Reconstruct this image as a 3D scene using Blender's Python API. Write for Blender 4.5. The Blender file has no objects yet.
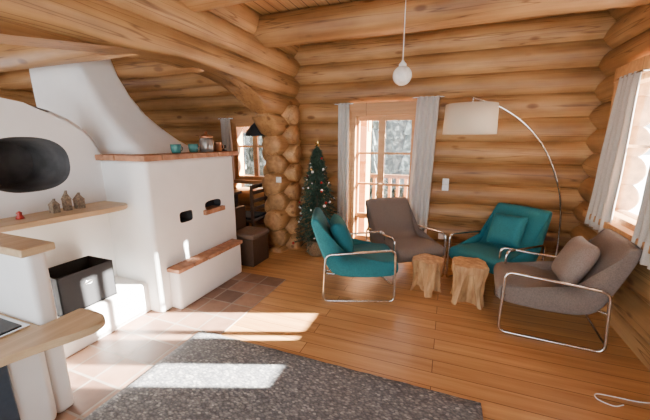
import bpy, bmesh, math, random
from mathutils import Vector, Matrix, noise
random.seed(7)
C = bpy.context.scene.collection
# ---------------------------------------------------------------- helpers
def new_mat(name):
    m = bpy.data.materials.new(name); m.use_nodes = True
    nt = m.node_tree; b = nt.nodes["Principled BSDF"]
    return m, nt, b
def N(nt, t, **kw):
    n = nt.nodes.new(t)
    for k, v in kw.items(): setattr(n, k, v)
    return n
def ramp(nt, fac, stops):
    r = N(nt, "ShaderNodeValToRGB")
    e = r.color_ramp.elements
    while len(e) < len(stops): e.new(0.5)
    for i, (p, c) in enumerate(stops):
        e[i].position = p; e[i].color = (*c, 1)
    nt.links.new(fac, r.inputs[0]); return r.outputs[0]
def mixc(nt, fac, a, b, mode='MIX'):
    m = N(nt, "ShaderNodeMix", data_type='RGBA', blend_type=mode)
    for sock, v in ((m.inputs[0], fac), (m.inputs[6], a), (m.inputs[7], b)):
        if isinstance(v, (int, float)): sock.default_value = v
        elif isinstance(v, tuple): sock.default_value = (*v, 1)
        else: nt.links.new(v, sock)
    return m.outputs[2]
def bump(nt, b, h, s, d=0.01):
    n = N(nt, "ShaderNodeBump"); n.inputs["Strength"].default_value = s; n.inputs["Distance"].default_value = d
    nt.links.new(h, n.inputs["Height"]); nt.links.new(n.outputs[0], b.inputs["Normal"])
def coords(nt, scale=(1,1,1), rot=(0,0,0)):
    t = N(nt, "ShaderNodeTexCoord"); m = N(nt, "ShaderNodeMapping")
    m.inputs["Scale"].default_value = scale; m.inputs["Rotation"].default_value = rot
    nt.links.new(t.outputs["Object"], m.inputs[0]); return m.outputs[0]
def noise_t(nt, vec, sc, det=4, rough=0.5):
    n = N(nt, "ShaderNodeTexNoise"); n.inputs["Scale"].default_value = sc
    n.inputs["Detail"].default_value = det; n.inputs["Roughness"].default_value = rough
    nt.links.new(vec, n.inputs["Vector"]); return n.outputs[0]
def plain(name, col, rough=0.5, metal=0.0, nscale=30, var=0.12, bs=0.1, coat=0):
    m, nt, b = new_mat(name)
    v = coords(nt); n = noise_t(nt, v, nscale)
    lo = tuple(c*(1-var) for c in col); hi = tuple(min(1, c*(1+var)) for c in col)
    nt.links.new(ramp(nt, n, [(0.3, lo), (0.7, hi)]), b.inputs["Base Color"])
    b.inputs["Roughness"].default_value = rough; b.inputs["Metallic"].default_value = metal
    if coat: b.inputs["Coat Weight"].default_value = coat
    if bs: bump(nt, b, n, bs, 0.004)
    return m
def log_mat(name, axis, dark, light, rough=0.5):
    m, nt, b = new_mat(name)
    s = [22, 22, 22]; s['XYZ'.index(axis)] = 0.9
    v = coords(nt, tuple(s)); grain = noise_t(nt, v, 1.0, 6, 0.6)
    s2 = [2.6, 2.6, 2.6]; s2['XYZ'.index(axis)] = 0.9
    big = noise_t(nt, coords(nt, tuple(s2)), 1.6, 3)
    at = N(nt, "ShaderNodeAttribute", attribute_name="var")
    c = ramp(nt, grain, [(0.28, dark), (0.5, tuple((a+b_)/2 for a, b_ in zip(dark, light))), (0.68, light)])
    c = mixc(nt, 0.5, c, ramp(nt, big, [(0.35, dark), (0.62, light)]), 'MIX')
    c = mixc(nt, 0.8, c, ramp(nt, at.outputs["Fac"], [(0.0, (0.62, 0.55, 0.48)), (1.0, (1.0, 1.0, 1.0))]), 'MULTIPLY')
    s3 = [9, 9, 9]; s3['XYZ'.index(axis)] = 0.35
    ck = noise_t(nt, coords(nt, tuple(s3)), 1.0, 2)
    ckm = ramp(nt, ck, [(0.488, (0, 0, 0)), (0.5, (1, 1, 1)), (0.512, (0, 0, 0))])
    c = mixc(nt, 0.8, c, mixc(nt, ckm, (1, 1, 1), (0.28, 0.2, 0.14)), 'MULTIPLY')
    s4 = [5, 5, 5]; s4['XYZ'.index(axis)] = 2.2
    vo = N(nt, "ShaderNodeTexVoronoi"); vo.inputs["Scale"].default_value = 1.0
    nt.links.new(coords(nt, tuple(s4)), vo.inputs["Vector"])
    kn = ramp(nt, vo.outputs["Distance"], [(0.0, (0.22, 0.12, 0.07)), (0.1, (0.38, 0.26, 0.18)), (0.17, (1, 1, 1))])
    c = mixc(nt, 0.8, c, kn, 'MULTIPLY')
    nt.links.new(c, b.inputs["Base Color"]); b.inputs["Roughness"].default_value = rough
    bump(nt, b, grain, 0.35, 0.01)
    return m
def plank_mat(name, dark, light, width, length, rough, rot=0.0, gap=0.003):
    m, nt, b = new_mat(name)
    v = coords(nt, (1, 1, 1), (0, 0, rot))
    br = N(nt, "ShaderNodeTexBrick"); nt.links.new(v, br.inputs["Vector"])
    br.inputs["Scale"].default_value = 1; br.inputs["Brick Width"].default_value = length
    br.inputs["Row Height"].default_value = width; br.inputs["Mortar Size"].default_value = gap
    br.inputs["Color1"].default_value = (0, 0, 0, 1); br.inputs["Color2"].default_value = (1, 1, 1, 1)
    br.inputs["Mortar"].default_value = (0.5, 0.5, 0.5, 1); br.offset = 0.37
    mp = N(nt, "ShaderNodeMapping"); mp.inputs["Scale"].default_value = (0.9, 16, 16); nt.links.new(v, mp.inputs[0])
    add = N(nt, "ShaderNodeVectorMath", operation='MULTIPLY_ADD'); add.inputs[1].default_value = (7, 3, 5)
    nt.links.new(br.outputs["Color"], add.inputs[0]); nt.links.new(mp.outputs[0], add.inputs[2])
    g = noise_t(nt, add.outputs[0], 1.2, 5, 0.6)
    c = ramp(nt, g, [(0.28, dark), (0.7, light)])
    c = mixc(nt, 0.7, c, ramp(nt, br.outputs["Color"], [(0, (0.76, 0.70, 0.64)), (1, (1, 1, 1))]), 'MULTIPLY')
    c = mixc(nt, br.outputs["Fac"], c, tuple(x*0.3 for x in dark))
    nt.links.new(c, b.inputs["Base Color"]); b.inputs["Roughness"].default_value = rough
    bump(nt, b, g, 0.08, 0.004)
    return m

LD, LL = (0.235, 0.108, 0.038), (0.60, 0.345, 0.14)
LOGX = log_mat("log_wood_x", 'X', LD, LL)
LOGY = log_mat("log_wood_y", 'Y', LD, LL)
LOGEND = plain("log_end_wood", (0.38, 0.20, 0.08), 0.7, nscale=14, var=0.35, bs=0.5)
FLOORM = plank_mat("floor_planks", (0.44, 0.205, 0.075), (0.68, 0.375, 0.15), 0.14, 2.6, 0.36)
CEILM = plank_mat("ceiling_boards", (0.46, 0.25, 0.10), (0.70, 0.44, 0.20), 0.12, 3.0, 0.6, math.pi/2, 0.006)
TRIM = plank_mat("trim_wood", (0.42, 0.20, 0.075), (0.62, 0.34, 0.135), 0.5, 3, 0.5)
SHELF = plank_mat("shelf_oak", (0.42, 0.28, 0.15), (0.60, 0.44, 0.26), 0.25, 3, 0.45, math.pi/2, 0.0)
PLASTER = plain("white_plaster", (0.82, 0.82, 0.815), 0.85, nscale=5, var=0.03, bs=0.6)
SOOT = plain("soot_grey", (0.085, 0.085, 0.09), 0.9, nscale=6, var=0.4)
DARKN = plain("niche_black", (0.03, 0.03, 0.032), 0.8)
TERRA = plain("terracotta_brick", (0.34, 0.16, 0.085), 0.75, nscale=12, var=0.4, bs=0.4)
CHROME = plain("chrome_steel", (0.66, 0.65, 0.64), 0.16, 1.0, bs=0)
TEAL = plain("teal_fabric", (0.010, 0.135, 0.16), 0.9, nscale=160, var=0.3, bs=0.4)
TAUPE = plain("taupe_fabric", (0.155, 0.122, 0.104), 0.92, nscale=160, var=0.25, bs=0.4)
TAUPE2 = plain("taupe_pillow_fabric", (0.205, 0.165, 0.142), 0.92, nscale=160, var=0.25, bs=0.4)
LINEN = plain("linen_curtain_fabric", (0.52, 0.49, 0.45), 0.95, nscale=120, var=0.1, bs=0.2)
BLACK = plain("black_plastic", (0.02, 0.02, 0.022), 0.5)
DARKW = plain("dark_wood", (0.07, 0.04, 0.025), 0.5)
GREYF = plain("grey_blue_enamel", (0.05, 0.065, 0.09), 0.35)
WHITEP = plain("white_plastic", (0.8, 0.8, 0.78), 0.4, bs=0)
BLACKF = plain("black_fabric", (0.012, 0.012, 0.014), 0.9, nscale=200)
SNOW = plain("snow", (0.75, 0.78, 0.82), 0.9, nscale=2, var=0.05, bs=0.3)

def tile_mat():
    m, nt, b = new_mat("terracotta_tiles")
    v = coords(nt)
    br = N(nt, "ShaderNodeTexBrick"); nt.links.new(v, br.inputs["Vector"]); br.offset = 0.0
    for k, x in (("Scale", 1), ("Brick Width", 0.24), ("Row Height", 0.24), ("Mortar Size", 0.008)): br.inputs[k].default_value = x
    br.inputs["Color1"].default_value = (0.15, 0.075, 0.05, 1); br.inputs["Color2"].default_value = (0.38, 0.22, 0.145, 1)
    br.inputs["Mortar"].default_value = (0.34, 0.29, 0.24, 1)
    n = noise_t(nt, v, 9, 4)
    c = mixc(nt, 0.5, br.outputs["Color"], ramp(nt, n, [(0.3, (0.45, 0.4, 0.35)), (0.7, (1, 1, 1))]), 'MULTIPLY')
    nt.links.new(c, b.inputs["Base Color"]); b.inputs["Roughness"].default_value = 0.45
    bump(nt, b, br.outputs["Fac"], -0.3, 0.005); return m
TILES = tile_mat()
def rug_mat():
    m, nt, b = new_mat("felted_wool_rug")
    v = coords(nt, (1, 1.7, 1), (0, 0, 0.6))
    vo = N(nt, "ShaderNodeTexVoronoi"); vo.inputs["Scale"].default_value = 50; nt.links.new(v, vo.inputs["Vector"])
    sp = N(nt, "ShaderNodeSeparateColor"); nt.links.new(vo.outputs["Color"], sp.inputs[0])
    c = ramp(nt, sp.outputs[0], [(0.0, (0.13, 0.135, 0.15)), (0.6, (0.225, 0.225, 0.235)), (0.9, (0.33, 0.325, 0.32)), (1.0, (0.5, 0.49, 0.47))])
    c = mixc(nt, 0.65, c, ramp(nt, vo.outputs["Distance"], [(0.2, (1, 1, 1)), (0.75, (0.32, 0.32, 0.32))]), 'MULTIPLY')
    nt.links.new(c, b.inputs["Base Color"]); b.inputs["Roughness"].default_value = 1
    bump(nt, b, vo.outputs["Distance"], -0.6, 0.012); return m
RUG = rug_mat()
def glass_mat():
    m = bpy.data.materials.new("window_glass"); m.use_nodes = True; nt = m.node_tree; nt.nodes.clear()
    o = N(nt, "ShaderNodeOutputMaterial"); t = N(nt, "ShaderNodeBsdfTransparent"); g = N(nt, "ShaderNodeBsdfGlossy")
    g.inputs["Roughness"].default_value = 0.02; mx = N(nt, "ShaderNodeMixShader"); mx.inputs[0].default_value = 0.04
    nt.links.new(t.outputs[0], mx.inputs[1]); nt.links.new(g.outputs[0], mx.inputs[2]); nt.links.new(mx.outputs[0], o.inputs[0]); return m
GLASS = glass_mat()
def shade_mat():
    m, nt, b = new_mat("lampshade_fabric")
    b.inputs["Base Color"].default_value = (0.82, 0.72, 0.56, 1); b.inputs["Roughness"].default_value = 0.9
    n = noise_t(nt, coords(nt), 150); bump(nt, b, n, 0.2, 0.002)
    tr = N(nt, "ShaderNodeBsdfTranslucent"); tr.inputs[0].default_value = (0.85, 0.74, 0.58, 1)
    mx = N(nt, "ShaderNodeMixShader"); mx.inputs[0].default_value = 0.35
    o = nt.nodes["Material Output"]; nt.links.new(b.outputs[0], mx.inputs[1]); nt.links.new(tr.outputs[0], mx.inputs[2]); nt.links.new(mx.outputs[0], o.inputs[0])
    return m
SHADE = shade_mat()

def empty(name, loc=(0, 0, 0), rz=0):
    e = bpy.data.objects.new(name, None); e.location = loc; e.rotation_euler = (0, 0, rz); C.objects.link(e); return e
def obj(name, bm, mats, parent=None, smooth=False, wn=False, sub=0):
    me = bpy.data.meshes.new(name); bmesh.ops.recalc_face_normals(bm, faces=bm.faces); bm.to_mesh(me); bm.free()
    for m in (mats if isinstance(mats, list) else [mats]): me.materials.append(m)
    if smooth:
        for p in me.polygons: p.use_smooth = True
    o = bpy.data.objects.new(name, me); C.objects.link(o)
    if parent: o.parent = parent
    if sub:
        s = o.modifiers.new("sub", 'SUBSURF'); s.levels = sub; s.render_levels = sub
    if wn: o.modifiers.new("wn", 'WEIGHTED_NORMAL')
    return o
def bm_box(bm, x0, x1, y0, y1, z0, z1, bev=0.0, seg=3, mi=0):
    r = bmesh.ops.create_cube(bm, size=1)
    vs = r['verts']
    for v in vs:
        v.co = Vector(((x0+x1)/2+v.co.x*(x1-x0), (y0+y1)/2+v.co.y*(y1-y0), (z0+z1)/2+v.co.z*(z1-z0)))
    fs = set(f for v in vs for f in v.link_faces)
    for f in fs: f.material_index = mi
    if bev:
        es = list(set(e for v in vs for e in v.link_edges))
        bmesh.ops.bevel(bm, geom=es, offset=bev, segments=seg, affect='EDGES', profile=0.5)
def box(name, dims, mat, parent=None, bev=0.0, seg=3):
    bm = bmesh.new(); bm_box(bm, *dims, bev=bev, seg=seg)
    return obj(name, bm, mat, parent, smooth=bool(bev), wn=bool(bev))
def loft(bm, rings, cap=True, closed=True, mi=0):
    R = [[bm.verts.new(p) for p in r] for r in rings]; n = len(R[0])
    for i in range(len(R)-1):
        for j in range(n if closed else n-1):
            f = bm.faces.new((R[i][j], R[i][(j+1) % n], R[i+1][(j+1) % n], R[i+1][j])); f.material_index = mi
    if cap:
        f = bm.faces.new(R[0][::-1]); f.material_index = mi
        f = bm.faces.new(R[-1]); f.material_index = mi
    return R
def lathe(bm, prof, c=(0, 0), seg=24, cap=True):
    rings = [[(c[0]+r*math.cos(2*math.pi*k/seg), c[1]+r*math.sin(2*math.pi*k/seg), z) for k in range(seg)] for r, z in prof]
    return loft(bm, rings, cap)
def tube(name, pts, rad, mat, parent=None, cyclic=False, smooth=True):
    cu = bpy.data.curves.new(name, 'CURVE'); cu.dimensions = '3D'; cu.bevel_depth = rad; cu.bevel_resolution = 3
    s = cu.splines.new('POLY'); s.points.add(len(pts)-1)
    for p, q in zip(s.points, pts): p.co = (*q, 1)
    s.use_cyclic_u = cyclic; s.use_smooth = True
    cu.use_fill_caps = True
    o = bpy.data.objects.new(name, cu); cu.materials.append(mat); C.objects.link(o)
    if parent: o.parent = parent
    return o
def roundpoly(pts, r, n=5, cyclic=True):
    out = []; m = len(pts)
    for i in range(m):
        p = Vector(pts[i])
        if not cyclic and i in (0, m-1): out.append(tuple(p)); continue
        a = Vector(pts[i-1]); b = Vector(pts[(i+1) % m])
        da = (a-p).normalized()*r; db = (b-p).normalized()*r
        for k in range(n+1):
            t = k/n; out.append(tuple((p+da)*(1-t)**2+p*2*t*(1-t)+(p+db)*t*t))
    return out
def crom(pts, n=8):
    P = [Vector(p) for p in pts]; P = [P[0]*2-P[1]]+P+[P[-1]*2-P[-2]]; out = []
    for i in range(1, len(P)-2):
        for k in range(n):
            t = k/n
            out.append(tuple(0.5*((2*P[i])+(P[i+1]-P[i-1])*t+(2*P[i-1]-5*P[i]+4*P[i+1]-P[i+2])*t*t+(3*P[i]-P[i-1]-3*P[i+1]+P[i+2])*t**3)))
    out.append(tuple(P[-2])); return out

# ---------------------------------------------------------------- logs
def add_log(bm, axis, a0, a1, c, z, r, lay, clampf=None, seg=22, endround=0.02, bulge=0.035):
    var = random.random(); n = max(3, int(abs(a1-a0)/0.14)); off = random.random()*50
    rings = []
    ts = [a0+(a1-a0)*i/n for i in range(n+1)]
    spec = [(ts[0], 0.86)]+[(ts[0]+endround, 1.0)]+[(t, 1.0) for t in ts[1:-1]]+[(ts[-1]-endround, 1.0), (ts[-1], 0.86)]
    for t, s in spec:
        ring = []
        for k in range(seg):
            an = 2*math.pi*k/seg
            rr = r*s*(1+bulge*noise.noise(Vector((t*1.3+off, math.cos(an)*0.8, math.sin(an)*0.8)))*2)
            h = rr*math.cos(an); zz = z+rr*math.sin(an)
            if clampf: zz = max(zz, clampf(t))
            ring.append((t, c+h, zz) if axis == 'X' else (c+h, t, zz))
        rings.append(ring)
    R = loft(bm, rings, True)
    for rg in R:
        for v in rg: v[lay] = var
    for v in (R[0][0], R[-1][0]):
        for f in v.link_faces:
            if len(f.verts) == seg: f.material_index = 1
def wall_logs(name, axis, mat, c, r, zs, segs_for_z):
    bm = bmesh.new(); lay = bm.verts.layers.float.new("var")
    for z in zs:
        for a0, a1 in segs_for_z(z): add_log(bm, axis, a0, a1, c+random.uniform(-0.008, 0.008), z, r, lay)
    return obj(name, bm, [mat, LOGEND], smooth=True, wn=False)
P = 0.27
YB = 4.5
def back_segs(z):
    cuts = []
    if z < 2.08: cuts.append((-1.35, -0.37))
    if 0.9 < z < 1.95: cuts.append((-3.35, -2.58))
    s = [(-5.7, 1.8)]
    for c0, c1 in cuts:
        s = [q for a, b in s for q in ([(a, c0), (c1, b)] if a < c0 and b > c1 else [(a, b)])]
    return s
wall_logs("wall_back", 'X', LOGX, YB+0.15, 0.16, [0.10+P*i for i in range(12)], back_segs)
def right_segs(z):
    if 0.85 < z < 2.15: return [(3.91, 4.85), (-2.6, 2.36)]
    return [(-2.6, 4.85)]
wall_logs("wall_right", 'Y', LOGY, 1.45+0.15, 0.16, [-0.03+P*i for i in range(12)], right_segs)
def left_segs(z): return [(-2.6, 4.85)] if not 0.9 < z < 2.0 else [(-2.6, 0.6), (2.0, 4.85)]  # gap added out of view to let daylight into the kitchen
wall_logs("wall_left", 'Y', LOGY, -5.6, 0.155, [-0.03+P*i for i in range(12)], left_segs)
def arch(y):
    pts = [(-3, 1.95), (0.0, 2.02), (1.05, 2.12), (1.7, 2.22), (2.3, 2.28), (2.9, 2.26), (3.3, 2.17), (3.6, 2.0), (3.78, 1.85), (3.9, 1.6), (4.0, -1), (6, -1)]
    for (a, p), (b, q) in zip(pts, pts[1:]):
        if a <= y <= b: return p+(q-p)*(y-a)/(b-a)
    return 0
bm = bmesh.new(); lay = bm.verts.layers.float.new("var")
for z, r in ((2.92, 0.165), (2.64, 0.17), (2.36, 0.175)):
    add_log(bm, 'Y', -2.6, 4.8, -2.31+random.uniform(-.01, .01), z, r, lay, clampf=arch)
add_log(bm, 'Y', -2.6, 4.8, -2.31, 2.08, 0.165, lay, clampf=arch)
add_log(bm, 'Y', 3.72, 4.8, -2.31, 1.81, 0.16, lay, clampf=lambda y: arch(y) if y < 3.95 else 0)
z = 1.54; k = 0
while z > -0.1:
    add_log(bm, 'Y', 3.92+(0.05 if k % 2 else -0.03)+random.uniform(-.02, .02), 4.8, -2.30+random.uniform(-.012, .012), z, 0.155, lay, endround=0.05)
    z -= 0.27; k += 1
z = 1.95
while z > 0:
    add_log(bm, 'X', -2.56, -2.04+random.uniform(-.02, .02), 4.22, z, 0.13, lay, endround=0.04); z -= 0.27
obj("wall_partition", bm, [LOGY, LOGEND], smooth=True)

# ---------------------------------------------------------------- floor / ceiling / beams
box("floor", (-5.7, 1.7, -2.6, 4.7, -0.12, 0.0), FLOORM)
box("trim_hearth_tiles", (-3.2, -1.68, 0.9, 3.1, -0.02, 0.005), TILES)
box("ceiling", (-5.9, 1.9, -2.6, 5.0, 3.02, 3.1), CEILM)
for i, y in enumerate((3.62, 2.42, 1.2, 0.0, -1.2)):
    bm = bmesh.new(); lay = bm.verts.layers.float.new("var")
    add_log(bm, 'X', -2.5, 1.75, y, 2.85, 0.172, lay); obj("ceiling_beam", bm, [LOGX, LOGEND], smooth=True)
for y in (4.05, 3.35, 2.65, 1.95):
    bm = bmesh.new(); lay = bm.verts.layers.float.new("var")
    add_log(bm, 'X', -5.6, -2.3, y, 2.36, 0.12, lay); obj("kitchen_ceiling_beam", bm, [LOGX, LOGEND], smooth=True)

# ---------------------------------------------------------------- windows & doors
def framed(name, axis, fixed, a0, a1, z0, z1, verts=(), hors=(), fw=0.07, dep=0.14, casing=0.08, gd=0.065):
    e = empty(name); bm = bmesh.new()
    def bx(p0, p1, q0, q1, d0, d1, bev=0.006):
        if axis == 'X': bm_box(bm, p0, p1, fixed+d0, fixed+d1, q0, q1, bev, 2)
        else: bm_box(bm, fixed+d0, fixed+d1, p0, p1, q0, q1, bev, 2)
    bx(a0, a0+fw, z0, z1, -0.02, dep); bx(a1-fw, a1, z0, z1, -0.02, dep)
    bx(a0+fw, a1-fw, z1-fw, z1, -0.02, dep); bx(a0+fw, a1-fw, z0, z0+fw, -0.02, dep)
    bx(a0-casing, a0+0.01, z0-0.02, z1+casing, -0.035, 0.01); bx(a1-0.01, a1+casing, z0-0.02, z1+casing, -0.035, 0.01)
    bx(a0-casing-0.02, a1+casing+0.02, z1-0.01, z1+casing+0.02, -0.04, 0.01)
    if z0 > 0.3: bx(a0-casing-0.02, a1+casing+0.02, z0-0.05, z0+0.01, -0.10, 0.02)
    for v, w in verts: bx(v-w/2, v+w/2, z0+fw, z1-fw, gd-0.025, gd+0.025)
    for b0, b1, h, w in hors: bx(b0, b1, h-w/2, h+w/2, gd-0.02, gd+0.02)
    obj("frame", bm, TRIM, e, smooth=True, wn=True)
    bm = bmesh.new()
    if axis == 'X': bm_box(bm, a0+fw, a1-fw, fixed+gd-0.003, fixed+gd+0.003, z0+fw, z1-fw)
    else: bm_box(bm, fixed+gd-0.003, fixed+gd+0.003, a0+fw, a1-fw, z0+fw, z1-fw)
    obj("glass", bm, GLASS, e)
    return e
dr = framed("door_1", 'X', YB, -1.33, -0.39, 0.0, 2.0, verts=[(-1.245, 0.05), (-0.90, 0.09), (-0.475, 0.05)],
       hors=[(-0.9, -0.46, 1.42, 0.03), (-0.9, -0.46, 0.98, 0.03), (-0.9, -0.46, 0.5, 0.08), (-1.26, -0.9, 1.42, 0.03), (-1.26, -0.9, 0.98, 0.03), (-1.26, -0.9, 0.5, 0.08), (-1.26, -0.46, 0.12, 0.14), (-1.26, -0.46, 1.9, 0.07)])
tube("door_handle", [(-0.90, YB+0.04, 1.0), (-0.90, YB-0.01, 1.0), (-0.80, YB-0.01, 1.0)], 0.009, CHROME, dr)
framed("window_1", 'X', YB, -3.33, -2.60, 0.95, 1.88, verts=[(-2.96, 0.08)], hors=[(-3.3, -2.6, 1.5, 0.03)])
framed("window_2", 'Y', 1.44, 2.38, 3.88, 0.88, 2.14, verts=[(3.12, 0.06)], hors=[(2.43, 3.83, 1.55, 0.025)], dep=0.08, gd=0.02, fw=0.06, casing=0.1)
def curtain(name, axis, fixed, a0, a1, z0, z1, waves, amp=0.025, rod=True, b0=None, b1=None, power=1.0):
    e = empty(name); bm = bmesh.new(); nz = 14; nx = waves*8; g = []
    b0 = a0 if b0 is None else b0; b1 = a1 if b1 is None else b1
    for i in range(nz+1):
        t = i/nz; z = z1+(z0-z1)*t; row = []; tp = t**power
        for j in range(nx+1):
            s = j/nx; a = (a0+(a1-a0)*s)*(1-tp)+(b0+(b1-b0)*s)*tp
            d = amp*(0.6+0.4*t)*math.sin(s*waves*2*math.pi+0.6*math.sin(t*3))+0.006*noise.noise(Vector((s*6, t*4, fixed)))
            row.append(bm.verts.new((a, fixed+d, z) if axis == 'X' else (fixed+d, a, z)))
        g.append(row)
    for i in range(nz):
        for j in range(nx): bm.faces.new((g[i][j], g[i][j+1], g[i+1][j+1], g[i+1][j]))
    o = obj("cloth", bm, LINEN, e, smooth=True)
    so = o.modifiers.new("s", 'SOLIDIFY'); so.thickness = 0.004
    if rod:
        zz = z1-0.01; m0, m1 = min(a0, a1)-0.05, max(a0, a1)+0.05
        p = [(m0, fixed, zz), (m1, fixed, zz)] if axis == 'X' else [(fixed, m0, zz), (fixed, m1, zz)]
        tube("rod", p, 0.009, CHROME, e)
        for q in p:
            w = (q[0], q[1]+0.1, q[2]) if axis == 'X' else (q[0]+0.1, q[1], q[2])
            tube("bracket", [q, w], 0.006, CHROME, e)
    return e
curtain("curtain", 'X', YB-0.08, -1.50, -1.34, 0.15, 2.10, 3)
curtain("curtain", 'X', YB-0.08, -0.44, -0.17, 0.15, 2.14, 4, 0.03, b0=-0.5, b1=-0.22)
curtain("curtain", 'Y', 1.35, 3.40, 3.72, 0.78, 2.14, 4, 0.03, b0=3.44, b1=3.88)
curtain("curtain", 'Y', 1.35, 2.66, 2.94, 0.74, 2.14, 4, 0.03, b0=2.64, b1=3.00)
curtain("curtain", 'X', YB-0.08, -3.52, -3.33, 0.9, 1.95, 3, b0=-3.52, b1=-3.3)

# ---------------------------------------------------------------- masonry heater
H = empty("masonry_heater")
def boolean(o, cutter):
    m = o.modifiers.new("b", 'BOOLEAN'); m.operation = 'DIFFERENCE'; m.object = cutter; m.solver = 'EXACT'
    try: m.material_mode = 'TRANSFER'
    except Exception: pass
    bpy.context.view_layer.update()
    dg = bpy.context.evaluated_depsgraph_get(); me = bpy.data.meshes.new_from_object(o.evaluated_get(dg))
    o.modifiers.clear(); o.data = me; bpy.data.objects.remove(cutter)
def superprism(x0, x1, yc, zc, ry, rz, n=40, e=3.0, mat=None, flare=None):
    bm = bmesh.new(); rings = []
    for x, s_ in ((x0, 1.0), (x1, 1.0)) if not flare else ((x0, 0.86), (flare-0.03, 1.0), (flare, 1.05), (x1, 1.2)):
        r = []
        for k in range(n):
            a = 2*math.pi*k/n; c, s = math.cos(a), math.sin(a)
            r.append((x, yc+ry*s_*math.copysign(abs(c)**(2/e), c), zc+rz*s_*math.copysign(abs(s)**(2/e), s)))
        rings.append(r)
    loft(bm, rings); return obj("cutter", bm, mat or DARKN)
body = box("heater_body", (-4.12, -2.4, 2.0, 3.2, 0, 1.43), PLASTER, H, 0.035, 4)
boolean(body, superprism(-2.62, -2.2, 2.40, 0.86, 0.085, 0.055, e=5))
boolean(body, superprism(-2.50, -2.2, 2.80, 0.91, 0.13, 0.05))
for p in body.data.polygons: p.use_smooth = False
bm = bmesh.new()
y = 1.96
while y < 3.2:
    w = min(0.19+random.uniform(-.015, .015), 3.24-y); bm_box(bm, -2.7, -2.35+random.uniform(-.006, .006), y, y+w-0.006, 1.425, 1.475, 0.006, 2); y += w
x = -2.98
while x < -2.72:
    bm_box(bm, x, x+0.13, 1.955, 2.15, 1.425, 1.475, 0.006, 2); x += 0.137
bm_box(bm, -3.1, -2.65, 2.1, 3.2, 1.42, 1.465)
for yy in (2.69, 2.80, 2.90): bm_box(bm, -2.55, -2.36, yy-0.052, yy+0.052, 0.82, 0.87, 0.006, 2)
y = 2.10
while y < 3.1:
    w = 0.2; bm_box(bm, -2.42, -2.25+random.uniform(-.005, .005), y, y+w-0.008, 0.385, 0.425, 0.006, 2); y += w
obj("brick_trim", bm, TERRA, H, smooth=True, wn=True)
box("warming_bench", (-2.5, -2.28, 2.12, 3.10, 0, 0.39), PLASTER, H, 0.03, 4)
prof = [(0.2, 0), (2.05, 0), (2.05, 1.42), (2.03, 1.52), (1.98, 1.62), (1.9, 1.71), (1.8, 1.78), (1.68, 1.83), (1.5, 1.87), (1.3, 1.90), (0.2, 1.95)]
bm = bmesh.new(); loft(bm, [[(x, a, b) for a, b in prof] for x in (-3.42, -2.94)])
bmesh.ops.bevel(bm, geom=[e for e in bm.edges if abs(e.verts[0].co.x-e.verts[1].co.x) < 1e-4 and e.verts[0].co.x > -3], offset=0.04, segments=4, affect='EDGES')
nw = obj("niche_wall", bm, PLASTER, H)
boolean(nw, superprism(-3.34, -2.8, 1.46, 1.42, 0.27, 0.195, e=2.5, n=56, mat=SOOT, flare=-2.94))
box("log_ledge", (-3.0, -2.55, 1.0, 2.05, 0, 0.30), PLASTER, H, 0.03, 4)
box("pier", (-2.96, -2.04, 0.92, 1.02, 0, 1.01), PLASTER, H, 0.03, 4)
box("pier_top", (-2.94, -1.99, 0.88, 1.04, 1.01, 1.055), SHELF, H, 0.01, 3)
bm = bmesh.new(); rings = []
for z, y1, x1 in ((1.44, 3.06, -2.58), (1.47, 3.00, -2.62), (1.52, 2.93, -2.68), (1.6, 2.84, -2.78), (1.72, 2.74, -2.90), (1.86, 2.66, -3.03), (2.05, 2.59, -3.15), (2.25, 2.56, -3.26), (2.5, 2.54, -3.34), (3.03, 2.52, -3.38)):
    y0 = 2.14; x0 = -4.06; cx, cy = (x0+x1)/2, (y0+y1)/2; rx, ry = (x1-x0)/2, (y1-y0)/2; r = []
    for k in range(48):
        a = 2*math.pi*k/48; c, s = math.cos(a), math.sin(a)
        r.append((cx+rx*math.copysign(abs(c)**0.25, c), cy+ry*math.copysign(abs(s)**0.25, s), z))
    rings.append(r)
loft(bm, rings); obj("flue_hood", bm, PLASTER, H, smooth=True)
def slab(name, outline, z0, z1, mat, parent, bev=0.008):
    bm = bmesh.new(); loft(bm, [[(a, b, z) for a, b in outline] for z in (z0, z1)])
    bmesh.ops.bevel(bm, geom=[e for e in bm.edges if abs(e.verts[0].co.z-e.verts[1].co.z) < 1e-5], offset=bev, segments=2, affect='EDGES')
    return obj(name, bm, mat, parent, smooth=True, wn=True)
out = [(-2.96, 1.045), (-2.68, 1.045), (-2.65, 1.2), (-2.62, 1.4), (-2.58, 1.7)]+[(-2.70+0.13*math.cos(a), 1.86+0.13*math.sin(a)) for a in [math.radians(d) for d in range(-10, 91, 15)]]+[(-2.96, 1.99)]
slab("mantel_shelf", out, 1.015, 1.055, SHELF, H)
S = empty("wood_cook_stove")
box("stove_body", (-2.90, -2.0, -0.9, 0.915, 0, 0.56), PLASTER, S, 0.05, 4)
box("stove_front", (-2.05, -1.985, -0.9, 0.74, 0.06, 0.53), GREYF, S, 0.01)
out = crom([(-1.98, -0.9, 0), (-1.96, 0.2, 0), (-1.92, 0.55, 0), (-1.85, 0.78, 0), (-1.775, 0.95, 0), (-1.75, 1.05, 0), (-1.79, 1.11, 0), (-1.90, 1.13, 0), (-2.03, 1.12, 0)], 5)
out = [(-2.03, -0.9)]+[(p[0], p[1]) for p in out]+[]
slab("stove_counter_edge", out, 0.56, 0.605, SHELF, S)
box("stove_counter", (-2.90, -2.02, -0.9, 0.915, 0.56, 0.604), SHELF, S)
box("steel_rim", (-2.8, -2.07, -0.6, 0.895, 0.602, 0.616), CHROME, S, 0.004)
box("hotplate", (-2.77, -2.095, -0.57, 0.87, 0.61, 0.622), BLACK, S, 0.003)

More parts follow.
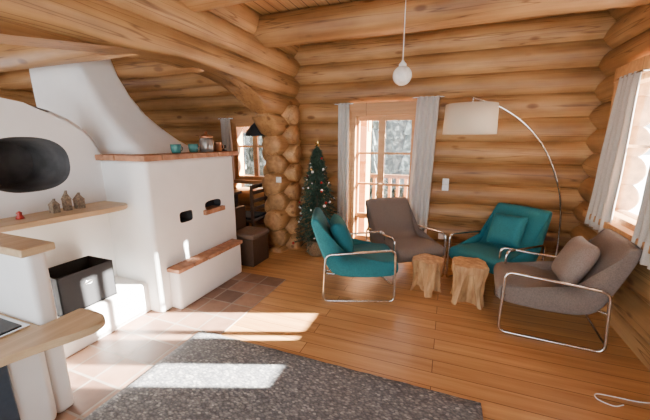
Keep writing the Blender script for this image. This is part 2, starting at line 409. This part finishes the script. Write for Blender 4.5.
# ---------------------------------------------------------------- black storage box
e = empty("storage_box", (-2.745, 1.53, 0.302)); bm = bmesh.new()
w, d, h, t = 0.15, 0.21, 0.31, 0.012
for q in ((-w, w, -d, -d+t), (-w, w, d-t, d), (-w, -w+t, -d, d), (w-t, w, -d, d)): bm_box(bm, *q, 0, h, 0.003, 2)
bm_box(bm, -w, w, -d, d, 0, t)
obj("box_shell", bm, BLACKF, e)
tube("grommet", [(w+0.001, 0.03*math.cos(a), 0.2+0.012*math.sin(a)) for a in [i*math.pi/8 for i in range(16)]], 0.004, CHROME, e, True)

FIG = plain("painted_ceramic", (0.22, 0.17, 0.12), 0.6, nscale=60, var=0.6)
e = empty("ornamental_village")
for (yy, hh, ww) in ((1.50, 0.11, 0.05), (1.59, 0.16, 0.045), (1.68, 0.13, 0.055)):
    bm = bmesh.new(); bm_box(bm, -2.80-ww/2, -2.80+ww/2, yy-ww/2, yy+ww/2, 1.055, 1.055+hh*0.55)
    bmesh.ops.create_cone(bm, cap_ends=True, segments=4, radius1=ww*0.8, radius2=0.0, depth=hh*0.45, matrix=Matrix.Translation((-2.80, yy, 1.055+hh*0.775)) @ Matrix.Rotation(math.pi/4, 4, 'Z'))
    bm_box(bm, -2.80+ww*0.1, -2.80+ww*0.35, yy-0.006, yy+0.006, 1.055+hh*0.6, 1.055+hh)
    obj("house", bm, FIG, e)
bm = bmesh.new(); lathe(bm, [(0.02, 1.055), (0.026, 1.06), (0.02, 1.075), (0.014, 1.09), (0.018, 1.10), (0.004, 1.112)], (-2.8, 1.28), 16)
obj("red_ornament", bm, plain("red_glaze", (0.4, 0.03, 0.02), 0.3), None, smooth=True)
CUP = plain("teal_glaze", (0.05, 0.20, 0.19), 0.25, bs=0)
COP = plain("copper_metal", (0.55, 0.28, 0.16), 0.3, 1.0, bs=0)
JAR = plain("jar_glass", (0.25, 0.22, 0.2), 0.15, 0.3, bs=0)
def vessel(name, x, y, prof, mat, z0=1.477, handle=0):
    e = empty(name, (x, y, z0)); bm = bmesh.new(); lathe(bm, prof, seg=20); obj("body", bm, mat, e, smooth=True)
    if handle: tube("handle", [(handle*math.sin(a)*0.7, prof[1][0]+handle*math.sin(a), prof[-2][1]*0.5+prof[-2][1]*0.3*math.cos(a)) for a in [i*math.pi/8 for i in range(9)]], 0.004, mat, e)
    return e
cup = [(0.03, 0), (0.042, 0.005), (0.048, 0.04), (0.05, 0.085), (0.046, 0.085), (0.04, 0.01)]
vessel("tea_cup", -2.48, 2.43, cup, CUP, handle=0.025); vessel("tea_cup", -2.48, 2.66, cup, CUP, handle=0.025)
v = vessel("storage_jar", -2.48, 2.86, [(0.068, 0), (0.074, 0.01), (0.074, 0.13), (0.058, 0.15)], JAR)
bm = bmesh.new(); lathe(bm, [(0.066, 0.147), (0.070, 0.165), (0.03, 0.18), (0.014, 0.19), (0.02, 0.21), (0.004, 0.22)], seg=20); obj("lid", bm, COP, v, smooth=True)
vessel("copper_mug", -2.46, 3.02, [(0.035, 0), (0.042, 0.005), (0.038, 0.09), (0.044, 0.10), (0.038, 0.10), (0.03, 0.01)], COP, handle=0.03)
vessel("candle_holder", -2.48, 3.14, [(0.04, 0), (0.04, 0.008), (0.012, 0.015), (0.012, 0.03), (0.03, 0.035), (0.03, 0.07), (0.026, 0.07)], BLACK)

# ---------------------------------------------------------------- lounge chairs
def pillow(name, w, h, t, mat, parent, loc, rot):
    bm = bmesh.new(); n = 12; T = {}
    for side in (1, -1):
        for i in range(n+1):
            for j in range(n+1):
                u = -1+2*i/n; v = -1+2*j/n
                k = max(0, (1-u**4)*(1-v**4))**0.5
                pin = 1-0.05*(v*v)*(1-u*u); pin2 = 1-0.05*(u*u)*(1-v*v)
                edge = i in (0, n) or j in (0, n)
                if edge and side == -1: T[(side, i, j)] = T[(1, i, j)]; continue
                T[(side, i, j)] = bm.verts.new((side*t/2*k, u*w/2*pin2, v*h/2*pin))
        for i in range(n):
            for j in range(n):
                q = [T[(side, i, j)], T[(side, i+1, j)], T[(side, i+1, j+1)], T[(side, i, j+1)]]
                bm.faces.new(q if side == 1 else q[::-1])
    o = obj(name, bm, mat, parent, smooth=True, sub=1); o.location = loc; o.rotation_euler = rot; return o
def lounge_chair(loc, ang, fab, pil=None, pil_loc=(-0.165, 0, 0.61), psz=0.44):
    e = empty("lounge_chair", loc, math.radians(ang))
    prof = [(0.36, 0.26), (0.40, 0.30), (0.405, 0.39), (0.36, 0.43), (0.2, 0.425), (0.0, 0.405), (-0.13, 0.385), (-0.20, 0.45), (-0.27, 0.59), (-0.35, 0.76), (-0.385, 0.83), (-0.42, 0.858), (-0.465, 0.855), (-0.485, 0.81), (-0.44, 0.67), (-0.38, 0.50), (-0.32, 0.35), (-0.26, 0.27), (-0.1, 0.24), (0.15, 0.245)]
    rings = []
    def inset(k):
        r = []; m = len(prof)
        for i in range(m):
            a = Vector(prof[i-1]); b = Vector(prof[(i+1) % m]); tn = (b-a).normalized(); nrm = Vector((-tn.y, tn.x))
            r.append(Vector(prof[i])+nrm*k)
        return r
    for y, k in ((-0.305, 0.03), (-0.30, 0.01), (-0.28, 0.0), (-0.15, -0.004), (0, -0.006), (0.15, -0.004), (0.28, 0.0), (0.30, 0.01), (0.305, 0.03)):
        rings.append([(q.x, y, q.y) for q in inset(k)])
    bm = bmesh.new(); loft(bm, rings); obj("upholstered_shell", bm, fab, e, smooth=True, sub=1)
    for s in (-1, 1):
        y = s*0.335
        pts = roundpoly([(0.36, y, 0.014), (0.35, y, 0.55), (-0.33, y, 0.50), (-0.36, y, 0.014)], 0.06)
        tube("frame_loop", pts, 0.0115, CHROME, e, True)
        tube("seat_mount", [(0.355, y, 0.33), (0.33, s*0.29, 0.33)], 0.009, CHROME, e)
        tube("seat_mount_rear", [(-0.345, y, 0.33), (-0.28, s*0.29, 0.33)], 0.009, CHROME, e)
    tube("cross_bar", [(-0.355, -0.335, 0.08), (-0.355, 0.335, 0.08)], 0.0105, CHROME, e)
    if pil: pillow("pillow", psz, psz*0.96, 0.17, pil, e, pil_loc, (0.05, math.radians(-24), 0.0))
    return e
lounge_chair((-0.86, 3.20, 0), 20, TEAL, TEAL)
lounge_chair((-0.45, 3.85, 0), -50, TAUPE)
lounge_chair((0.56, 3.86, 0), 230, TEAL, TEAL, psz=0.40)
lounge_chair((0.88, 3.13, 0), 176, TAUPE, TAUPE2)

# ---------------------------------------------------------------- teak root stools
def stump_mat():
    m, nt, b = new_mat("teak_root_wood"); v = coords(nt, (14, 14, 2.5)); g = noise_t(nt, v, 1.5, 6)
    nt.links.new(ramp(nt, g, [(0.3, (0.26, 0.125, 0.05)), (0.7, (0.62, 0.38, 0.175))]), b.inputs["Base Color"])
    b.inputs["Roughness"].default_value = 0.6; bump(nt, b, g, 0.5, 0.01); return m
STUMP = stump_mat()
def stump(loc, r, h, rot, legs=4, seed=1):
    random.seed(seed); e = empty("tree_root_side_table", loc, rot); bm = bmesh.new(); seg = 32
    ro = [1+random.uniform(-.05, .05)+0.09*math.cos(4*2*math.pi*k/seg) for k in range(seg)]
    rings = []
    for i, t in enumerate((0, 0.12, 0.3, 0.45, 0.6, 0.72, 0.86, 0.97, 1.0)):
        ring = []
        for k in range(seg):
            a = 2*math.pi*k/seg
            waist = 1-0.14*math.sin(math.pi*min(1, t*1.1))
            rr = r*ro[k]*waist*(0.97 if t == 1 else 1)*(1+0.10*noise.noise(Vector((math.cos(a)*3, math.sin(a)*3, t*5+seed))))
            zz = h*t+(0 if i == 0 or t > 0.9 else 0.02*noise.noise(Vector((k*.7, i, seed))))
            ring.append((rr*math.cos(a), rr*math.sin(a), zz))
        rings.append(ring)
    loft(bm, rings); o = obj("root_block", bm, STUMP, e)
    for q in range(legs):
        a = (2*math.pi*(q+0.5+random.uniform(-.12, .12)))/legs; hh = random.uniform(0.62, 0.84); sz = random.uniform(0.55, 0.66)
        cb = bmesh.new()
        bmesh.ops.create_cone(cb, cap_ends=True, segments=7, radius1=r*sz, radius2=r*0.22, depth=h*hh, matrix=Matrix.Translation((r*0.78*math.cos(a), r*0.78*math.sin(a), h*hh/2-0.01)))
        c = obj("cutter", cb, STUMP, None); c.matrix_world = Matrix.Translation(loc) @ Matrix.Rotation(rot, 4, 'Z'); boolean(o, c)
    return e
stump((-0.13, 3.40, 0), 0.152, 0.37, 0.3, 4, 3)
stump((0.27, 3.32, 0), 0.172, 0.41, 0.9, 4, 8)
random.seed(21)

# ---------------------------------------------------------------- arc floor lamp
L = empty("arc_floor_lamp")
bm = bmesh.new(); lathe(bm, [(0.13, 0.0), (0.135, 0.006), (0.135, 0.025), (0.128, 0.03), (0.02, 0.032)], (1.22, 4.2), 32); obj("base", bm, CHROME, L, smooth=True, wn=True)
tube("arc_pole", crom([(1.22, 4.2, 0.02), (1.23, 4.2, 0.45), (1.20, 4.19, 0.85), (1.12, 4.15, 1.15), (0.945, 4.07, 1.5), (0.71, 3.955, 1.76), (0.448, 3.83, 1.93), (0.18, 3.70, 2.02)], 8), 0.0095, CHROME, L)
tube("stem", [(0.18, 3.70, 2.02), (0.18, 3.70, 1.80)], 0.006, CHROME, L)
bm = bmesh.new(); lathe(bm, [(0.257, 1.66), (0.245, 1.955)], (0.17, 3.70), 48, cap=False)
o = obj("drum_shade", bm, SHADE, L, smooth=True); so = o.modifiers.new("s", 'SOLIDIFY'); so.thickness = 0.004
for a in range(3):
    an = a*2.094; tube("spider", [(0.17, 3.70, 1.93), (0.17+0.245*math.cos(an), 3.70+0.245*math.sin(an), 1.93)], 0.003, CHROME, L)
bm = bmesh.new(); bmesh.ops.create_uvsphere(bm, u_segments=16, v_segments=10, radius=0.045, matrix=Matrix.Translation((0.18, 3.70, 1.78))); obj("bulb", bm, WHITEP, L, smooth=True)

G = empty("pendant_globe_lamp", (-0.47, 3.24, 2.19))
bm = bmesh.new(); bmesh.ops.create_uvsphere(bm, u_segments=32, v_segments=20, radius=0.088); obj("globe", bm, plain("opal_glass", (0.85, 0.82, 0.76), 0.25, bs=0), G, smooth=True)
bm = bmesh.new(); lathe(bm, [(0.035, 0.079), (0.034, 0.10), (0.012, 0.125), (0.006, 0.14)], seg=20); obj("cap", bm, WHITEP, G, smooth=True)
tube("cord", [(0, 0, 0.12), (0.0, 0, 0.83)], 0.004, WHITEP, G)
G = empty("dining_pendant_lamp", (-2.60, 4.05, 1.66))
bm = bmesh.new(); lathe(bm, [(0.17, 0.0), (0.15, 0.06), (0.08, 0.14), (0.035, 0.18), (0.03, 0.22), (0.01, 0.23)], seg=28, cap=False); obj("shade", bm, BLACK, G, smooth=True)
tube("cord", [(0, 0, 0.22), (0, 0, 0.62)], 0.005, BLACK, G)

# ---------------------------------------------------------------- christmas tree
T = empty("christmas_tree", (-1.67, 4.06, 0))
NEED = plain("fir_needles", (0.024, 0.06, 0.038), 0.8, nscale=40, var=0.5, bs=0)
bm = bmesh.new(); lathe(bm, [(0.13, 0.0), (0.15, 0.02), (0.16, 0.2), (0.165, 0.22), (0.14, 0.22), (0.13, 0.05)], seg=24); obj("pot", bm, plain("wicker_pot", (0.2, 0.12, 0.06), 0.8, nscale=80, var=0.5), T, smooth=True)
bm = bmesh.new(); lathe(bm, [(0.025, 0.08), (0.022, 0.6), (0.006, 1.5)], seg=8); obj("trunk", bm, DARKW, T)
bm = bmesh.new(); tips = []
for i in range(460):
    t = (i/460)**0.85; z = 0.20+t*1.29; R = 0.35*(1-t)**0.72+0.02
    a = i*2.399+random.uniform(-.3, .3); R *= random.uniform(0.7, 1.08)
    base = Vector((0, 0, z+0.04)); tip = Vector((R*math.cos(a), R*math.sin(a), z-0.09*R/0.37+random.uniform(-.02, .02)))
    if R > 0.08: tips.append(tip)
    d = tip-base; dn = d.normalized()
    for k in range(26):
        s = 0.15+0.85*k/25; p = base+d*s; rv = Vector((random.uniform(-1, 1), random.uniform(-1, 1), random.uniform(-1, 1)))
        dirn = (dn*0.7+rv*0.75).normalized()*random.uniform(0.035, 0.065); sd_ = dirn.cross(Vector((rv.y, rv.z, rv.x))).normalized()*0.005
        vs = [bm.verts.new(p-sd_), bm.verts.new(p+sd_), bm.verts.new(p+dirn)]; bm.faces.new(vs)
obj("needle_branches", bm, NEED, T)
ORN = [plain("bauble_silver", (0.7, 0.7, 0.72), 0.2, 0.9, bs=0), plain("bauble_red", (0.45, 0.02, 0.02), 0.25, bs=0), plain("bauble_gold", (0.7, 0.45, 0.15), 0.25, 0.9, bs=0), plain("bauble_white", (0.85, 0.85, 0.85), 0.4, bs=0)]
bm = bmesh.new()
for i, tp in enumerate(random.sample(tips, 75)):
    r = bmesh.ops.create_uvsphere(bm, u_segments=10, v_segments=8, radius=random.uniform(0.012, 0.02), matrix=Matrix.Translation(tp+Vector((0, 0, -0.01))))
    mi = random.choice((0, 0, 1, 2, 3, 3))
    for f in set(f for v in r['verts'] for f in v.link_faces): f.material_index = mi
obj("baubles", bm, ORN, T, smooth=True)
bm = bmesh.new()
for k in range(5):
    a = math.pi/2+k*2*math.pi/5
    c0 = bm.verts.new((0, 0, 1.55)); c1 = bm.verts.new((0.05*math.cos(a), 0, 1.55+0.05*math.sin(a)))
    c2 = bm.verts.new((0.02*math.cos(a+.63), 0.012, 1.55+0.02*math.sin(a+.63))); c3 = bm.verts.new((0.02*math.cos(a-.63), 0.012, 1.55+0.02*math.sin(a-.63)))
    bm.faces.new((c0, c1, c2)); bm.faces.new((c0, c3, c1))
obj("star", bm, ORN[2], T)

# ---------------------------------------------------------------- dining set
D = empty("dining_table"); bm = bmesh.new()
bm_box(bm, -4.4, -3.02, 3.55, 4.2, 0.78, 0.82, 0.006, 2)
for x in (-4.32, -3.10):
    for y in (3.63, 4.12): bm_box(bm, x-0.035, x+0.035, y-0.035, y+0.035, 0, 0.78)
bm_box(bm, -4.32, -3.10, 3.62, 3.65, 0.70, 0.78); bm_box(bm, -4.32, -3.10, 4.1, 4.13, 0.70, 0.78)
obj("table_frame", bm, DARKW, D)
def dchair(loc, ang):
    e = empty("dining_chair", loc, math.radians(ang)); bm = bmesh.new()
    for x in (-0.19, 0.19):
        bm_box(bm, x-0.018, x+0.018, -0.2, -0.165, 0, 0.95); bm_box(bm, x-0.018, x+0.018, 0.165, 0.2, 0, 0.44)
    bm_box(bm, -0.21, 0.21, -0.2, 0.22, 0.43, 0.47, 0.01, 2)
    for zz in (0.60, 0.72, 0.84): bm_box(bm, -0.18, 0.18, -0.195, -0.175, zz, zz+0.05, 0.004, 2)
    bm_box(bm, -0.21, 0.21, -0.205, -0.165, 0.92, 0.98, 0.01, 2)
    obj("chair_frame", bm, DARKW, e)
    bm = bmesh.new(); bm_box(bm, -0.2, 0.2, -0.16, 0.21, 0.47, 0.51, 0.015, 3)
    obj("seat_cushion", bm, BLACKF, e, smooth=True, wn=True)
dchair((-2.76, 4.0, 0), 90)
dchair((-2.98, 3.30, 0), 20)
Bn = empty("corner_bench")
box("bench_box", (-2.58, -2.24, 3.28, 3.66, 0, 0.36), DARKW, Bn, 0.01)
box("bench_cushion", (-2.58, -2.22, 3.27, 3.67, 0.36, 0.43), plain("brown_cushion", (0.15, 0.105, 0.08), 0.9), Bn, 0.025)
box("bench_panel", (-2.64, -2.585, 3.28, 3.66, 0.0, 0.72), DARKW, Bn, 0.01)

# ---------------------------------------------------------------- rug, cable, switches
bm = bmesh.new(); nx, ny = 60, 60; g = []
for i in range(nx+1):
    row = []
    for j in range(ny+1):
        x = -1.88+2.18*i/nx; y = -1.2+3.12*j/ny
        ex = 0.008*noise.noise(Vector((y*9, 0, 1))) if i in (0, nx) else 0; ey = 0.008*noise.noise(Vector((x*9, 3, 1))) if j in (0, ny) else 0
        row.append(bm.verts.new((x+ex, y+ey, 0.008 if i in (0, nx) or j in (0, ny) else 0.022+0.002*noise.noise(Vector((x*20, y*20, 0))))))
    g.append(row)
for i in range(nx):
    for j in range(ny): bm.faces.new((g[i][j], g[i+1][j], g[i+1][j+1], g[i][j+1]))
obj("area_rug", bm, RUG, smooth=True)
tube("power_cable", crom([(1.43, 2.36, 0.005), (1.25, 2.29, 0.005), (1.10, 2.28, 0.005), (1.0, 2.27, 0.005), (0.99, 2.22, 0.005), (1.06, 2.19, 0.005), (1.12, 2.22, 0.005)], 8), 0.0032, WHITEP)
def plate(x, y, z, n=1, ax='X'):
    e = empty("light_switch", (x, y, z)); bm = bmesh.new()
    for i in range(n):
        bm_box(bm, -0.04, 0.04, -0.012, 0.0, -0.04-0.08*i, 0.038-0.08*i, 0.004, 2); bm_box(bm, -0.025, 0.025, -0.016, -0.01, -0.025-0.08*i, 0.023-0.08*i, 0.003, 2)
    obj("plate", bm, WHITEP, e)
plate(-0.02, YB-0.015, 1.07, 2); plate(-0.02, YB-0.015, 0.32, 1)
plate(-2.17, 3.88, 1.07, 1)

# ---------------------------------------------------------------- outside
box("ground_snow", (-40, 40, 4.9, 60, -0.6, -0.5), SNOW)
box("ground_snow_side", (2.0, 40, -20, 4.9, -0.6, -0.5), SNOW)
Pq = empty("porch"); bm = bmesh.new()
bm_box(bm, -4, 1.5, 4.85, 6.6, -0.12, -0.03)
bm_box(bm, -1.62, -1.32, 5.4, 5.7, -0.1, 3.0); bm_box(bm, -4, -1.3, 5.45, 5.65, 1.75, 2.05)
bm_box(bm, -4, 1.5, 6.5, 6.56, 0.85, 0.92); bm_box(bm, -4, 1.5, 6.5, 6.56, 0.1, 0.16)
for i in range(34): bm_box(bm, -4+i*0.16, -3.94+i*0.16, 6.51, 6.55, 0.1, 0.88)
obj("porch_timber", bm, TRIM, Pq)
def snowtree_mat():
    m, nt, b = new_mat("snowy_conifer"); n = noise_t(nt, coords(nt), 6, 6, 0.75)
    nt.links.new(ramp(nt, n, [(0.46, (0.010, 0.018, 0.012)), (0.62, (0.28, 0.32, 0.30))]), b.inputs["Base Color"]); return m
ST = snowtree_mat()
for i in range(26):
    x = -9+i*0.52+random.uniform(-.3, .3); y = random.uniform(9, 17); h = random.uniform(3.0, 6.5)
    if 1.5 < x: continue
    bm = bmesh.new()
    for q in range(7):
        z0 = h*q/8; rr = h*0.24*(1-q/8.0)
        seg = 18; ring = [(rr*(1+0.25*((k % 2)*2-1)+random.uniform(-.1, .1))*math.cos(2*math.pi*k/seg), rr*(1+0.25*((k % 2)*2-1))*math.sin(2*math.pi*k/seg), z0-0.1*rr) for k in range(seg)]
        top = [(0.03*math.cos(2*math.pi*k/seg), 0.03*math.sin(2*math.pi*k/seg), z0+h*0.27) for k in range(seg)]
        loft(bm, [ring, top])
    o = obj("conifer_tree", bm, ST); o.location = (x, y, -0.5)

# ---------------------------------------------------------------- light
w = bpy.data.worlds.new("World"); bpy.context.scene.world = w; w.use_nodes = True
bg = w.node_tree.nodes["Background"]; bg.inputs[0].default_value = (0.86, 0.93, 1.0, 1); bg.inputs[1].default_value = 5.6
sd = bpy.data.lights.new("sun", 'SUN'); sd.energy = 230; sd.angle = math.radians(0.6); sd.color = (1.0, 0.94, 0.85)
so = bpy.data.objects.new("sun", sd); C.objects.link(so)
el = math.radians(19.5); az = Vector((-1, -0.37)).normalized(); d = Vector((az.x*math.cos(el), az.y*math.cos(el), -math.sin(el)))
so.rotation_euler = d.to_track_quat('-Z', 'Y').to_euler(); so.location = (8, 6, 6)

cam = bpy.data.cameras.new("camera"); cam.lens = 36*320/650; cam.sensor_width = 36; cam.clip_start = 0.05
co = bpy.data.objects.new("camera", cam); C.objects.link(co); co.location = (0, 0, 1.6)
co.rotation_euler = (math.radians(90-12.3), 0, math.radians(21)); bpy.context.scene.camera = co
